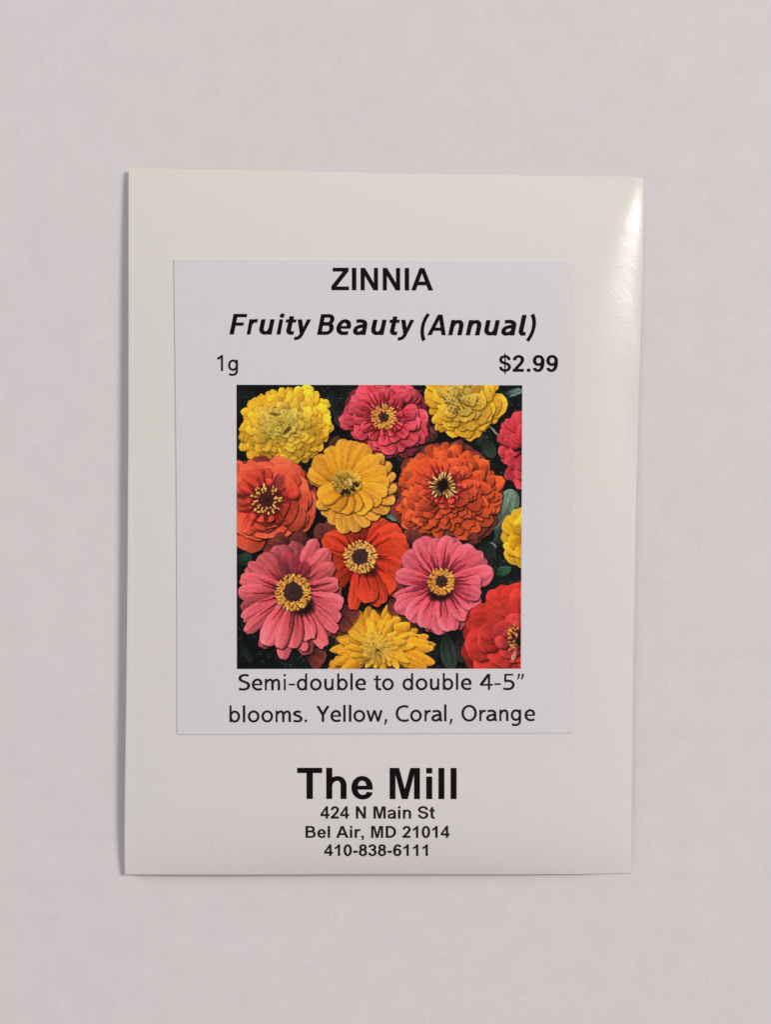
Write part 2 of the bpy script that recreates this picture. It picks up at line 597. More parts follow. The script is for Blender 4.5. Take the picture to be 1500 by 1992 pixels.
LIFT_INK = 0.025


class Ink:
    def __init__(self, lift):
        self.v, self.f, self.lift = [], [], lift

    def put(self, G, fx, fy):
        V, Fc = G
        o = len(self.v)
        for x, y in V:
            px, py = fx(x), fy(x, y)
            self.v.append(surf(px, py, self.lift))
        self.f += [tuple(i + o for i in f) for f in Fc]

    def line_bold(self, text, xl, xr, yb, cap, yb2=None):
        """wide bold grotesque set with its own spacing, ink edges at xl and xr"""
        yb2 = yb if yb2 is None else yb2
        x, items = 0.0, []
        for ch in text:
            if ch != ' ':
                items.append((x, glyph('bold', ch)))
            x += BOLD[ch][0]
        lo = items[0][0] + items[0][1][0][:, 0].min()
        hi = items[-1][0] + items[-1][1][0][:, 0].max()
        k = (xr - xl) / (hi - lo)
        for x, G in items:
            fx = lambda a, x=x: xl + (a + x - lo) * k
            self.put(G, fx, lambda a, b, fx=fx: yb + (yb2 - yb) * (fx(a) - xl) / (xr - xl) - b * cap / 1466)

    def line_fit(self, font, items, base, cap):
        """each letter fitted between its measured left and right edge"""
        for ch, l, r in items:
            V, Fc = glyph(font, ch)
            a, b = V[:, 0].min(), V[:, 0].max()
            k = (r - l) / (b - a)
            fx = lambda x, a=a, k=k, l=l: l + (x - a) * k
            self.put((V, Fc), fx, lambda x, y, fx=fx: base(fx(x)) - y * cap / 1000)

    def build(self, name, mat, parent):
        return link_mesh(name, self.v, self.f, mat, parent)


LL = LIFT_LABEL + LIFT_INK
k = Ink(LL); k.line_bold('ZINNIA', 644.8, 842.7, 565.0, 43.6, 565.6); k.build('title_text', M_INK, label)

z1 = lambda a: 400 + a / 4.1667
z2 = lambda a: 740 + a / 4.1667
k = Ink(LL)
it = [(c, z1(a), z1(b)) for c, a, b in (('F', 193, 338), ('r', 333, 425), ('u', 435, 560), ('i', 575, 640), ('t', 648, 738),
      ('y', 714, 857), ('B', 903, 1045), ('e', 1060, 1180), ('a', 1195, 1312), ('u', 1342, 1468))]
it += [(c, z2(a), z2(b)) for c, a, b in (('t', 72, 158), ('y', 138, 276), ('(', 325, 402), ('A', 380, 530), ('n', 550, 675),
      ('n', 692, 820), ('u', 842, 970), ('a', 980, 1103), ('l', 1122, 1187), (')', 1180, 1262))]
k.line_fit('ital', it, lambda x: 651.0 + (x - 446) * 2.2 / 596, 40.0)
k.build('variety_text', M_INK, label)

k = Ink(LL)
k.line_fit('hum', [('1', z1(92), z1(141)), ('g', z1(182), z1(262))], lambda x: 722.0, 31.0)
k.build('weight_text', M_INK2, label)
k = Ink(LL); k.line_bold('$2.99', 970.9, 1085.6, 723.6, 32.6); k.build('price_text', M_INK, label)

s1 = lambda a: 430 + a / 4.839
s2 = lambda a: 740 + a / 4.6875
k = Ink(LL)
it = [(c, s1(a), s1(b)) for c, a, b in (('S', 164, 274), ('e', 290, 390), ('m', 412, 556), ('i', 588, 612), ('-', 637, 697), ('d', 713, 812),
      ('o', 838, 948), ('u', 972, 1060), ('b', 1093, 1193), ('l', 1218, 1240), ('e', 1264, 1365), ('t', 1438, 1510))]
it += [(c, s2(a), s2(b)) for c, a, b in (('o', 16, 122), ('d', 202, 300), ('o', 322, 430), ('u', 452, 538), ('b', 568, 665), ('l', 690, 710),
      ('e', 735, 832), ('4', 908, 1027), ('-', 1040, 1098), ('5', 1118, 1225), ('q', 1247, 1308))]
k.line_fit('hum', it, lambda x: 1342.6 - (x - 463) * 1.2 / 556, 31.6)
it = [(c, s1(a), s1(b)) for c, a, b in (('b', 78, 180), ('l', 205, 228), ('o', 252, 362), ('o', 380, 490), ('m', 513, 658), ('s', 678, 768),
      ('.', 786, 811), ('Y', 897, 1022), ('e', 1030, 1130), ('l', 1151, 1173), ('l', 1204, 1227), ('o', 1247, 1358), ('w', 1368, 1522))]
it += [(c, s2(a), s2(b)) for c, a, b in ((',', 34, 62), ('C', 140, 262), ('o', 272, 378), ('r', 402, 462), ('a', 465, 565), ('l', 582, 603),
      (',', 630, 657), ('O', 740, 880), ('r', 902, 962), ('a', 965, 1065), ('n', 1085, 1168), ('g', 1190, 1284), ('e', 1315, 1412))]
k.line_fit('hum', it, lambda x: 1404.6 - (x - 446) * 2.6 / 595, 31.6)
k.build('description_text', M_INK2, label)

k = Ink(LIFT_INK); k.line_bold('The Mill', 578.2, 888.4, 1553.6, 60.6, 1553.9); k.build('shop_name_text', M_INK, envelope)
k = Ink(LIFT_INK)
k.line_bold('424 N Main St', 623.5, 846.0, 1591.8, 24.0)
k.line_bold('Bel Air, MD 21014', 594.3, 875.0, 1629.2, 23.2)
k.line_bold('410-838-6111', 630.7, 832.5, 1664.4, 22.6)
k.build('address_text', M_INK2, envelope)

# ------------------------------------------------------------------ the printed flower picture
rng = np.random.default_rng(7)
PX0, PY0, PX1, PY1 = 460.0, 749.0, 1016.0, 1301.0
SC = 824 / (PX1 - PX0)
NX, NY = 824, 818
gx = PX0 + (np.arange(NX) + 0.5) / SC
gy = PY0 + (np.arange(NY) + 0.5) / SC
ART = np.zeros((NY, NX, 3))


def vnoise(cell, seed):
    r = np.random.default_rng(seed)
    ny, nx = int(NY / cell) + 3, int(NX / cell) + 3
    g = r.random((ny, nx))
    yy, xx = np.arange(NY) / cell, np.arange(NX) / cell
    j, i = yy.astype(int), xx.astype(int)
    fy, fx = yy - j, xx - i
    fy, fx = (fy * fy * (3 - 2 * fy))[:, None], (fx * fx * (3 - 2 * fx))[None]
    a = g[np.ix_(j, i)] * (1 - fx) + g[np.ix_(j, i + 1)] * fx
    b = g[np.ix_(j + 1, i)] * (1 - fx) + g[np.ix_(j + 1, i + 1)] * fx
    return a * (1 - fy) + b * fy


WOB1, WOB2 = vnoise(9, 11) - 0.5, vnoise(9, 12) - 0.5
GRAIN = vnoise(3, 13) - 0.5


def window(xa, ya, xb, yb):
    i0, i1 = int((xa - PX0) * SC), int((xb - PX0) * SC) + 2
    j0, j1 = int((ya - PY0) * SC), int((yb - PY0) * SC) + 2
    i0, j0, i1, j1 = max(0, i0), max(0, j0), min(NX, i1), min(NY, j1)
    if i1 <= i0 or j1 <= j0:
        return None
    return slice(j0, j1), slice(i0, i1)


def petal_field(bx, by, tx, ty, w, sl, dx=0.0, dy=0.0, bend=0.0, b0=0.4, peak=0.68, wob=2.2, notch=0.0, tipx=2.2):
    X = gx[sl[1]][None, :] - dx + WOB1[sl] * wob
    Y = gy[sl[0]][:, None] - dy + WOB2[sl] * wob
    ax, ay = tx - bx, ty - by
    Lh = math.hypot(ax, ay) + 1e-6
    ax, ay = ax / Lh, ay / Lh
    u = (X - bx) * ax + (Y - by) * ay
    s = -(X - bx) * ay + (Y - by) * ax
    t = u / Lh
    s = s - bend * w * (t - t * t) * 2
    t = t + notch * np.exp(-(s / (0.16 * w)) ** 2)
    tc = np.clip(t, 0, 1)
    h1 = b0 + (1 - b0) * np.sin(np.clip(tc / peak, 0, 1) * math.pi / 2)
    h2 = np.sqrt(np.clip(1 - (np.clip(tc - peak, 0, 1) / (1 - peak)) ** tipx, 0, 1))
    hw = 0.5 * w * h1 * h2
    d = hw - np.abs(s)
    d = np.where((t < -0.02) | (t > 1.0), -5.0, d)
    return t, s, hw, d


def petal(bx, by, tx, ty, w, deep, mid, light, shade=0.5, rib=0.10, side=0.16, seed=None, edge=0.35, tipl=0.5, off=(2.2, 3.0), base_l=None, crease=0.16, **kw):
    global ART
    m = w * 0.7 + 8
    sl = window(min(bx, tx) - m, min(by, ty) - m, max(bx, tx) + m, max(by, ty) + m)
    if sl is None:
        return
    if shade:
        t, s, hw, d = petal_field(bx, by, tx, ty, w, sl, off[0], off[1], **kw)
        a = np.clip(d / 3.2 + 0.5, 0, 1) * shade
        ART[sl] *= (1 - a)[..., None]
    t, s, hw, d = petal_field(bx, by, tx, ty, w, sl, **kw)
    a = np.clip(d * 1.3 + 0.5, 0, 1)[..., None]
    tc = np.clip(t, 0, 1)[..., None]
    q = np.clip(s / np.maximum(hw, 0.6), -1, 1)
    deep, mid, light = (np.array(c, float) for c in (deep, mid, light))
    c = np.where(tc < 0.5, deep + (mid - deep) * (tc / 0.5), mid + (light - mid) * ((tc - 0.5) / 0.5) * tipl * 2)
    if base_l is not None:
        c = c + (np.array(base_l, float) - c) * (np.clip(1 - tc / 0.42, 0, 1) * 0.75)
    ph = rng.random() * 6.28
    nv = rng.uniform(6, 10)
    nf = rng.uniform(17, 26)
    ang = math.atan2(ty - by, tx - bx)
    lightside = -math.sin(ang) * 0.75 + math.cos(ang) * 0.65      # this bloom photograph was lit from its upper left
    sh = 1 + rib * np.sin(q * nv + ph) * (0.4 + 0.6 * (1 - tc[..., 0])) + 0.38 * rib * np.sin(q * nf + ph * 3 + 3 * WOB2[sl]) * (1.1 - 0.6 * tc[..., 0]) - side * q * lightside
    for c_ in rng.uniform(-0.6, 0.6, 2):                          # a crease or two along the petal
        sh = sh * (1 - crease * np.exp(-((q - c_ * (0.4 + 0.6 * tc[..., 0])) / 0.09) ** 2) * np.clip(1.1 - tc[..., 0], 0, 1))
    sh = sh * (1 - 0.8 * edge * np.clip(1 - d / 1.6, 0, 1) * (0.3 + 0.7 * (q * lightside > 0)))
    sh = sh * (1 + 0.13 * GRAIN[sl] + 0.08 * (WOB1[sl]))
    sh = sh * rng.uniform(0.92, 1.07)
    c = c * sh[..., None]
    ART[sl] = ART[sl] * (1 - a) + c * a


def blob(x, y, rx, ry, ang, col, soft=1.0, alpha=1.0):
    R_ = max(rx, ry) + 3
    sl = window(x - R_, y - R_, x + R_, y + R_)
    if sl is None:
        return
    X = gx[sl[1]][None, :] - x
    Y = gy[sl[0]][:, None] - y
    c, s = math.cos(ang), math.sin(ang)
    u, v = (X * c + Y * s) / rx, (-X * s + Y * c) / ry
    d = (1 - np.sqrt(u * u + v * v)) * min(rx, ry)
    a = (np.clip(d / soft + 0.5, 0, 1) * alpha)[..., None]
    ART[sl] = ART[sl] * (1 - a) + np.array(col, float) * a


def slits(x, y, r0, r1, n, w, deep, mid, arc=(0, 360)):
    """narrow shaded gaps running out between the petals"""
    for k in range(n):
        a = math.radians(arc[0] + (arc[1] - arc[0]) * (k + rng.uniform(0.1, 0.9)) / n)
        e = rng.uniform(0.55, 1.0)
        petal(x + r0 * math.cos(a), y + r0 * math.sin(a), x + (r0 + (r1 - r0) * e) * math.cos(a + 0.05), y + (r0 + (r1 - r0) * e) * math.sin(a + 0.05), w * rng.uniform(0.6, 1.2), deep, vary(mid), vary(mid),
              shade=0, rib=0, b0=0.7, peak=0.2, tipx=1.0, bend=rng.uniform(-0.4, 0.4))


def vary(c, k=0.08):
    return tuple(np.clip(np.array(c, float) * (1 + rng.normal(0, k)) + rng.normal(0, 3, 3), 0, 255))


def crown(x, y, r0, r1, n, flor, gap, core, flat=1.0, part=(0, 360)):
    """a ring of little florets round a dark centre"""
    blob(x + 1.5, y + 2.5, r1 * 1.05, r1 * flat * 1.05, 0, gap, 5, 0.75)
    blob(x, y, r0 * 1.15, r0 * flat * 1.15, 0, core, 2)
    for k in range(36):
        a, rr = rng.random() * 6.283, r0 * math.sqrt(rng.random())
        blob(x + rr * math.cos(a), y + rr * flat * math.sin(a), 1.7, 1.2, a, vary(core, 0.35), 1.0, 0.7)
    for ring in range(3):
        for k in range(n):
            a = math.radians(part[0] + (part[1] - part[0]) * (k + rng.random() * 0.8) / n)
            rr = r0 + (r1 - r0) * (0.22 + 0.36 * ring + rng.uniform(-0.1, 0.14))
            px, py = x + rr * math.cos(a), y + rr * flat * math.sin(a)
            aa = a + rng.normal(0, 0.6)
            blob(px + 1.0, py + 1.4, 3.6, 2.0, aa, gap, 1.4, 0.5)
            blob(px, py, rng.uniform(2.8, 4.2), rng.uniform(1.5, 2.2), aa, vary(flor, 0.10), 1.0)
    blob(x, y, 2.2, 2.0, 0, tuple(v * 0.4 for v in core), 2)


def rings(x, y, prof, plan, deep, mid, light, rbk=None, cin=None, jit=1.0, **kw):
    """a double bloom: prof gives the measured outline radius by bearing; plan lists (fraction, petals, width)"""
    pa = np.array([p[0] for p in prof] + [prof[0][0] + 360], float)
    pr = np.array([p[1] for p in prof] + [prof[0][1]], float)
    n_r = len(plan)
    for k, (fr, n, wf) in enumerate(plan):
        order = list(range(n))
        rng.shuffle(order)
        a0 = rng.random() * 360 / n
        for i in order:
            a = (a0 + 360 * (i + jit * rng.uniform(-0.40, 0.40)) / n) % 360
            if a < pa[0]:
                a += 360
            R_ = np.interp(a, pa, pr) * fr * (1 + jit * rng.uniform(-0.14, 0.035))
            ar = math.radians(a)
            tx, ty = x + R_ * math.cos(ar), y + R_ * math.sin(ar)
            rb = R_ * ((0.28 if k < n_r * 0.6 else 0.12) if rbk is None else rbk)
            bx, by = x + rb * math.cos(ar + 0.12), y + rb * math.sin(ar + 0.12)
            w = 2 * math.pi * R_ / n * wf * (1 + jit * rng.uniform(-0.28, 0.32))
            f = k / max(1, n_r - 1)
            d_, m_, l_ = deep, mid, light
            if cin is not None:
                d_, m_, l_ = (tuple(np.array(p) * (1 - f * f) + np.array(q_) * f * f) for p, q_ in zip((deep, mid, light), cin))
            lit = 1 - 0.10 * (1 - f) * max(0, math.sin(ar)) + 0.05 * max(0, -math.sin(ar))
            v = rng.normal(0, 0.085)
            d_, m_, l_ = (tuple(np.clip(np.array(c) * (lit + v), 0, 250)) for c in (d_, m_, l_))
            petal(bx, by, tx, ty, w, d_, m_, l_, bend=rng.uniform(-0.45, 0.45), notch=rng.uniform(-0.02, 0.08), **kw)


# dark earth and leaves behind the blooms
ART[:] = np.array((9, 10, 13))
sp = np.clip((vnoise(3.2, 21) - 0.72) * 5, 0, 1) * np.clip((vnoise(26, 22) - 0.35) * 3, 0, 1)
ART += sp[..., None] * np.array((52, 56, 54))
ART += (np.clip(vnoise(40, 23) - 0.55, 0, 1) * 40)[..., None] * np.array((0.6, 1.0, 0.7))
for bx, by, tx, ty, w, c in ((980, 1018, 998, 952, 44, (92, 112, 94)), (966, 1050, 992, 995, 24, (66, 84, 72)), (955, 1060, 1004, 1030, 16, (52, 66, 58)),
                             (962, 1117, 997, 1106, 20, (48, 82, 54)), (868, 1236, 882, 1303, 34, (40, 50, 44)), (752, 990, 776, 1010, 26, (88, 104, 90)),
                             (462, 1098, 488, 1078, 24, (30, 48, 36)), (640, 1022, 668, 1050, 24, (46, 52, 44)), (925, 866, 950, 850, 14, (40, 48, 40)),
                             (940, 1075, 968, 1062, 14, (60, 78, 66)), (466, 1250, 490, 1290, 16, (26, 32, 28)), (985, 766, 1018, 758, 12, (88, 110, 98))):
    petal(bx, by, tx, ty, w, tuple(v * 0.55 for v in c), c, tuple(v * 1.1 for v in c), rib=0.22, edge=0.5, b0=0.25, peak=0.45)
for bx, by, tx, ty, w, c in ((941, 1049, 966, 1061, 3, (130, 146, 136)), (946, 822, 972, 848, 3.5, (150, 150, 128)), (990, 772, 1016, 762, 4, (120, 140, 128)),
                             (952, 1038, 972, 1020, 3, (140, 156, 140)), (614, 1290, 624, 1272, 3, (110, 116, 110)), (980, 1000, 999, 955, 2, (150, 165, 140))):
    petal(bx, by, tx, ty, w, c, c, c, shade=0, rib=0)

def under(x, y, prof, fr, n, col, wf=1.25):
    rings(x, y, prof, ((fr, n, wf), (fr * 0.93, n, wf)), tuple(v * 0.5 for v in col), col, tuple(v * 1.08 for v in col), shade=0.5, rib=0.1, side=0.25)


for bx, by, tx, ty, w, c in ((650, 760, 640, 800, 26, (26, 34, 28)), (655, 790, 664, 830, 22, (30, 38, 30)), (640, 880, 660, 850, 22, (70, 40, 34)), (800, 880, 826, 858, 34, (96, 50, 48)), (790, 900, 776, 872, 24, (60, 40, 38)),
                             (850, 852, 826, 836, 30, (92, 46, 46)), (940, 855, 962, 890, 26, (38, 44, 36)), (940, 1050, 962, 1100, 30, (26, 34, 30)), (960, 1085, 950, 1120, 24, (30, 38, 32)), (850, 1250, 838, 1300, 22, (24, 28, 26)),
                             (895, 1235, 902, 1290, 20, (34, 36, 32)), (470, 880, 464, 850, 20, (28, 32, 28)), (600, 1290, 632, 1260, 24, (46, 34, 30)), (664, 1240, 640, 1216, 26, (84, 44, 34)), (980, 1060, 972, 1030, 20, (40, 50, 44))):
    petal(bx, by, tx, ty, w, tuple(v * 0.55 for v in c), c, tuple(v * 1.15 for v in c), rib=0.2, edge=0.4, b0=0.4, peak=0.5)
# 1  deep coral bloom cut by the right edge
rings(1024, 868, ((90, 92), (120, 84), (140, 66), (160, 58), (180, 66), (200, 60), (220, 70), (250, 80), (270, 82), (360, 80)),
      ((1.0, 15, 1.15), (0.78, 13, 1.1), (0.55, 10, 1.1)), (108, 24, 30), (186, 44, 54), (206, 66, 76), shade=0.66, rib=0.16, side=0.3)
# 2  coral bloom at the top
P2 = ((0, 86), (20, 93), (35, 93), (60, 86), (90, 77), (110, 76), (135, 66), (155, 82), (170, 89), (185, 88), (205, 87), (225, 84), (270, 72), (315, 84), (340, 89))
under(750, 816, P2, 1.04, 15, (112, 34, 42))
rings(747, 812, P2, ((1.0, 17, 1.15), (0.9, 15, 1.0), (0.72, 14, 0.95), (0.5, 12, 0.9)), (118, 24, 34), (194, 50, 64), (212, 76, 88),
      shade=0.56, rib=0.2, side=0.2, base_l=(190, 70, 84))
slits(747, 811, 18, 56, 26, 5, (70, 12, 20), (140, 30, 44))
crown(747, 811, 10, 23, 24, (222, 150, 64), (104, 40, 24), (62, 38, 36))
# 3  yellow bloom top right
rings(892, 776, ((0, 93), (20, 97), (45, 86), (65, 88), (80, 80), (100, 76), (120, 80), (140, 70), (160, 62), (180, 72), (200, 78), (225, 70), (315, 80), (345, 92)),
      ((1.0, 19, 1.2), (0.9, 17, 1.15), (0.76, 15, 1.15), (0.6, 14, 1.15), (0.42, 12, 1.1)), (162, 98, 14), (218, 149, 22), (222, 160, 42),
      shade=0.38, rib=0.07, side=0.14, cin=((150, 118, 36), (200, 158, 50), (206, 172, 76)), edge=0.28)
for k in range(120):
    a, rr = rng.random() * 6.283, 26 * math.sqrt(rng.random())
    blob(890 + rr * math.cos(a), 774 + 0.7 * rr * math.sin(a), 2.2, 1.3, rng.random() * 3, vary((196, 168, 84) if rng.random() < 0.8 else (92, 62, 20), 0.12), 1.0, 0.85)
for k in range(9):
    a = math.radians(20 + k * 20)
    blob(890 + 24 * math.cos(a), 777 + 19 * math.sin(a), 3, 1.6, a, (84, 52, 16), 1.5, 0.7)
# 4  yellow bloom cut by the right edge
rings(1028, 1048, ((90, 66), (120, 64), (150, 52), (165, 50), (180, 55), (200, 52), (230, 62), (270, 66)),
      ((1.0, 15, 1.25), (0.72, 12, 1.2)), (184, 112, 14), (228, 162, 24), (232, 176, 42), shade=0.4, rib=0.05, side=0.18)
# 5  full yellow bloom top left
P1 = tuple((a, r / 5.172) for a, r in ((6, 582), (30, 520), (60, 505), (75, 440), (90, 385), (110, 395), (130, 500), (150, 478), (180, 408), (200, 402),
                                         (225, 348), (250, 342), (270, 362), (290, 402), (310, 490), (330, 540), (345, 556)))
rings(543, 822, P1, ((1.0, 28, 1.15), (0.94, 27, 1.1), (0.86, 26, 1.1), (0.77, 24, 1.1), (0.67, 22, 1.1), (0.57, 20, 1.1), (0.46, 17, 1.1), (0.36, 14, 1.1)),
      (186, 120, 12), (224, 157, 20), (228, 168, 44), shade=0.2, rib=0.06, side=0.14, jit=0.5, cin=((150, 122, 40), (192, 158, 54), (206, 172, 74)), edge=0.25)
for k in range(330):
    a, rr = rng.random() * 6.283, 36 * math.sqrt(rng.random())
    blob(538 + rr * math.cos(a), 818 + 0.8 * rr * math.sin(a), 2.4, 1.2, a + rng.normal(0, 0.5), vary((186, 158, 66) if rng.random() < 0.88 else (112, 92, 42), 0.12), 1.0, 0.8)
for bx, by, rx, ry, an in ((534, 806, 9, 2.5, 0.1), (556, 840, 8, 4, 2.4), (562, 834, 6, 3.5, 2.2), (574, 843, 5, 2, 0.1)):
    blob(bx, by, rx, ry, an, (66, 46, 14), 3, 0.75)
# 6  orange red bloom on the left
P5 = ((0, 104), (20, 106), (45, 92), (65, 88), (90, 92), (110, 106), (135, 110), (180, 90), (225, 104), (250, 92), (270, 85), (290, 88), (315, 94), (340, 99))
under(518, 978, P5, 1.07, 14, (112, 42, 36))
rings(518, 974, P5, ((1.0, 13, 1.3), (0.88, 11, 1.3), (0.7, 9, 1.25), (0.46, 7, 1.1)), (122, 30, 26), (204, 66, 42), (220, 88, 58),
      shade=0.58, rib=0.12, side=0.22, cin=((96, 22, 22), (188, 50, 40), (204, 66, 52)))
slits(518, 974, 22, 62, 14, 9, (70, 16, 16), (132, 36, 28))
blob(518, 972, 30, 27, 0.3, (84, 20, 20), 12, 0.85)
blob(542, 938, 12, 18, 0.4, (96, 40, 40), 10, 0.7)
blob(470, 966, 14, 5, 0.15, (72, 26, 26), 5, 0.8)
crown(518, 972, 15, 29, 14, (214, 160, 78), (84, 22, 18), (62, 24, 24), 0.95)
for k in range(16):
    a = rng.random() * 6.283
    blob(518 + 16 * math.cos(a), 972 + 15 * math.sin(a), 3.5, 1.8, a, (78, 22, 22), 1.5, 0.7)
# 7  yellow bloom at the bottom
P12 = ((0, 108), (30, 110), (90, 70), (150, 112), (175, 101), (190, 95), (205, 86), (225, 86), (250, 82), (270, 79), (290, 79), (310, 82), (330, 100), (345, 108))
blob(738, 1250, 84, 62, 0, (96, 56, 20), 14, 0.9)
OG = ((190, 118, 22), (218, 140, 28), (224, 152, 40))
outer = ((662, 1222, 24), (680, 1200, 26), (699, 1188, 20), (717, 1182, 28), (734, 1186, 20), (751, 1178, 26), (772, 1192, 28), (793, 1208, 30), (814, 1226, 26), (834, 1240, 28),
         (846, 1262, 30), (847, 1286, 30), (842, 1304, 28), (648, 1244, 28), (641, 1266, 28), (636, 1288, 28), (640, 1308, 30))
for q_ in range(2):
    for tx, ty, w in outer:
        j1, j2 = rng.normal(0, 3, 2)
        f_ = 1.0 if q_ == 0 else rng.uniform(0.82, 0.97)
        tx_, ty_ = (738 + (tx - 738) * f_ + (9 if q_ else 0), 1260 + (ty - 1260) * f_ + (4 if q_ else 0))
        petal(738, 1258, tx_ + j1, ty_ + j2, w * rng.uniform(0.85, 1.05), *(tuple(np.array(c) * (0.9 if q_ == 0 else rng.uniform(0.96, 1.06))) for c in OG), shade=0.42, rib=0.1, side=0.26, edge=0.42,
              crease=0.2, b0=0.25, peak=0.58, tipx=1.5, bend=rng.uniform(-0.2, 0.2))
for k in range(22):
    a = math.radians(360 * (k + rng.uniform(-0.3, 0.3)) / 22)
    r_ = rng.uniform(44, 66)
    petal(738, 1260, 738 + r_ * 1.1 * math.cos(a), 1260 + r_ * 0.9 * math.sin(a), rng.uniform(13, 19), (200, 148, 44), (224, 156, 34), (230, 168, 46), shade=0.32, rib=0.08, side=0.25, edge=0.4, peak=0.6, tipx=1.6)
for k in range(22):
    a = math.radians(360 * (k + rng.uniform(-0.3, 0.3)) / 22)
    r_ = rng.uniform(30, 40)
    petal(737, 1260, 737 + r_ * math.cos(a), 1260 + r_ * 0.95 * math.sin(a), 9, (196, 152, 58), (214, 158, 50), (222, 166, 56), shade=0.2, rib=0.06, edge=0.3, tipx=1.6)
for k in range(170):
    a, rr = rng.random() * 6.283, 30 * math.sqrt(rng.random())
    blob(736 + rr * math.cos(a), 1262 + rr * math.sin(a), 2.4, 1.1, a, vary((204, 160, 66) if rng.random() < 0.8 else (142, 108, 40), 0.1), 1.0, 0.8)
# 8  large full orange bloom
P7 = ((0, 121), (30, 126), (45, 122), (60, 114), (75, 102), (90, 98), (105, 101), (120, 108), (140, 112), (160, 101), (180, 97), (200, 93), (220, 87), (240, 84),
      (270, 92), (290, 92), (310, 98), (330, 106), (345, 114))
under(863, 950, P7, 1.05, 20, (104, 44, 36))
rings(863, 948, P7, ((1.0, 26, 1.15), (0.94, 25, 1.1), (0.86, 24, 1.1), (0.77, 22, 1.1), (0.66, 20, 1.1), (0.55, 17, 1.05), (0.44, 14, 1.0), (0.33, 12, 0.9)),
      (128, 28, 18), (202, 66, 30), (214, 84, 40), shade=0.5, rib=0.08, side=0.2, cin=((112, 22, 22), (186, 44, 34), (206, 74, 56)))
slits(863, 946, 20, 52, 18, 6, (84, 18, 16), (140, 34, 28))
blob(863, 944, 22, 20, 0, (70, 20, 16), 10, 0.8)
for k in range(26):
    a = 6.283 * (k + rng.random()) / 26
    r0_ = rng.uniform(9, 13)
    r1_ = rng.uniform(19, 31)
    petal(863 + r0_ * math.cos(a), 943 + r0_ * math.sin(a), 863 + r1_ * math.cos(a), 943 + r1_ * math.sin(a), 3.6, (150, 90, 40), vary((214, 172, 96)), vary((222, 186, 116)), shade=0.5, rib=0, wob=3)
blob(863, 944, 9, 9, 0, (16, 10, 10), 4)
for k in range(14):
    a = rng.random() * 6.283
    blob(863 + 11 * math.cos(a), 944 + 11 * math.sin(a), 3.2, 1.2, a, (18, 12, 12), 1.0, 0.9)
# 9  orange single bloom in the middle
for bx, by, tx, ty, w in ((600, 1060, 566, 1044, 40), (640, 1040, 612, 1030, 34), (640, 1050, 654, 1016, 40), (660, 1180, 690, 1210, 44), (660, 1200, 676, 1226, 30), (770, 1160, 776, 1196, 40),
                          (800, 1060, 806, 1030, 36), (560, 1060, 530, 1052, 40), (910, 1050, 930, 1046, 26), (600, 1270, 630, 1290, 40)):
    petal(bx, by, tx, ty, w, (50, 22, 20), (92, 40, 36), (112, 48, 42), shade=0.4, rib=0.12)
ORD, ORM, ORL = (146, 32, 20), (194, 52, 30), (208, 66, 38)
for tx, ty, w, k in ((664, 1022, 40, 0.75), (735, 1010, 52, 0.72), (700, 1018, 46, 0.7), (786, 1156, 44, 0.85), (634, 1118, 40, 0.8), (640, 1086, 52, 0.9), (757, 1012, 44, 0.9), (628, 1044, 46, 1.0),
                     (640, 1140, 40, 0.8), (780, 1024, 44, 1.0), (797, 1052, 50, 1.02), (794, 1085, 50, 1.0), (790, 1118, 48, 0.97), (768, 1152, 44, 1.0), (745, 1179, 44, 0.9), (687, 1190, 27, 1.03), (720, 1174, 46, 1.03)):
    petal(701, 1084, tx, ty, w, *(tuple(np.array(c) * k) for c in (ORD, ORM, ORL)), shade=0.6, rib=0.10, side=0.2, bend=rng.uniform(-0.15, 0.15), notch=rng.uniform(0, 0.05))
slits(701, 1083, 26, 76, 18, 5.5, (70, 14, 8), (142, 32, 18))
blob(712, 1104, 24, 16, 0.5, (40, 10, 8), 9, 0.8)
crown(701, 1083, 16, 30, 32, (226, 168, 84), (110, 50, 22), (62, 36, 38))
# 10 gold bloom in front of it
GD, GM, GL = (180, 108, 22), (220, 142, 32), (226, 152, 46)
BR = ((120, 74, 22), (196, 128, 42), (214, 148, 54))
for tx, ty, w in ((628, 1004, 28), (645, 1022, 32), (668, 1039, 36), (694, 1036, 32), (716, 1026, 30), (738, 1010, 32), (758, 996, 32), (771, 975, 28), (775, 950, 28), (772, 924, 28), (764, 902, 28), (748, 884, 30), (616, 988, 28), (606, 900, 30), (600, 930, 26)):
    petal(675, 948, tx, ty, w, *BR, shade=0.55, rib=0.1, edge=0.5, notch=0.02)
for tx, ty, w, k in ((598, 916, 36, 0.97), (612, 888, 38, 0.95), (640, 868, 38, 1), (666, 854, 36, 0.97), (690, 856, 40, 1), (714, 864, 40, 0.97), (736, 888, 36, 1.0), (754, 914, 32, 1.04), (760, 937, 30, 1.06),
                     (756, 958, 30, 1.04), (742, 978, 32, 1.0), (718, 996, 44, 1.04), (692, 996, 40, 1.03), (664, 1000, 44, 1.04), (640, 990, 42, 1.0), (619, 970, 40, 1.0)):
    petal(674, 944, tx, ty, w, *(tuple(np.clip(np.array(c) * k, 0, 250)) for c in (GD, GM, GL)), shade=0.4, rib=0.07, edge=0.55, side=0.12, notch=rng.uniform(0, 0.04), peak=0.72)
for k in range(34):
    a = 6.283 * k / 34
    petal(674 + 8 * math.cos(a), 938 + 8 * math.sin(a), 674 + 30 * math.cos(a), 938 + 26 * math.sin(a), 7, (150, 104, 30), (200, 146, 48), vary((216, 160, 56)), shade=0.25, rib=0.05)
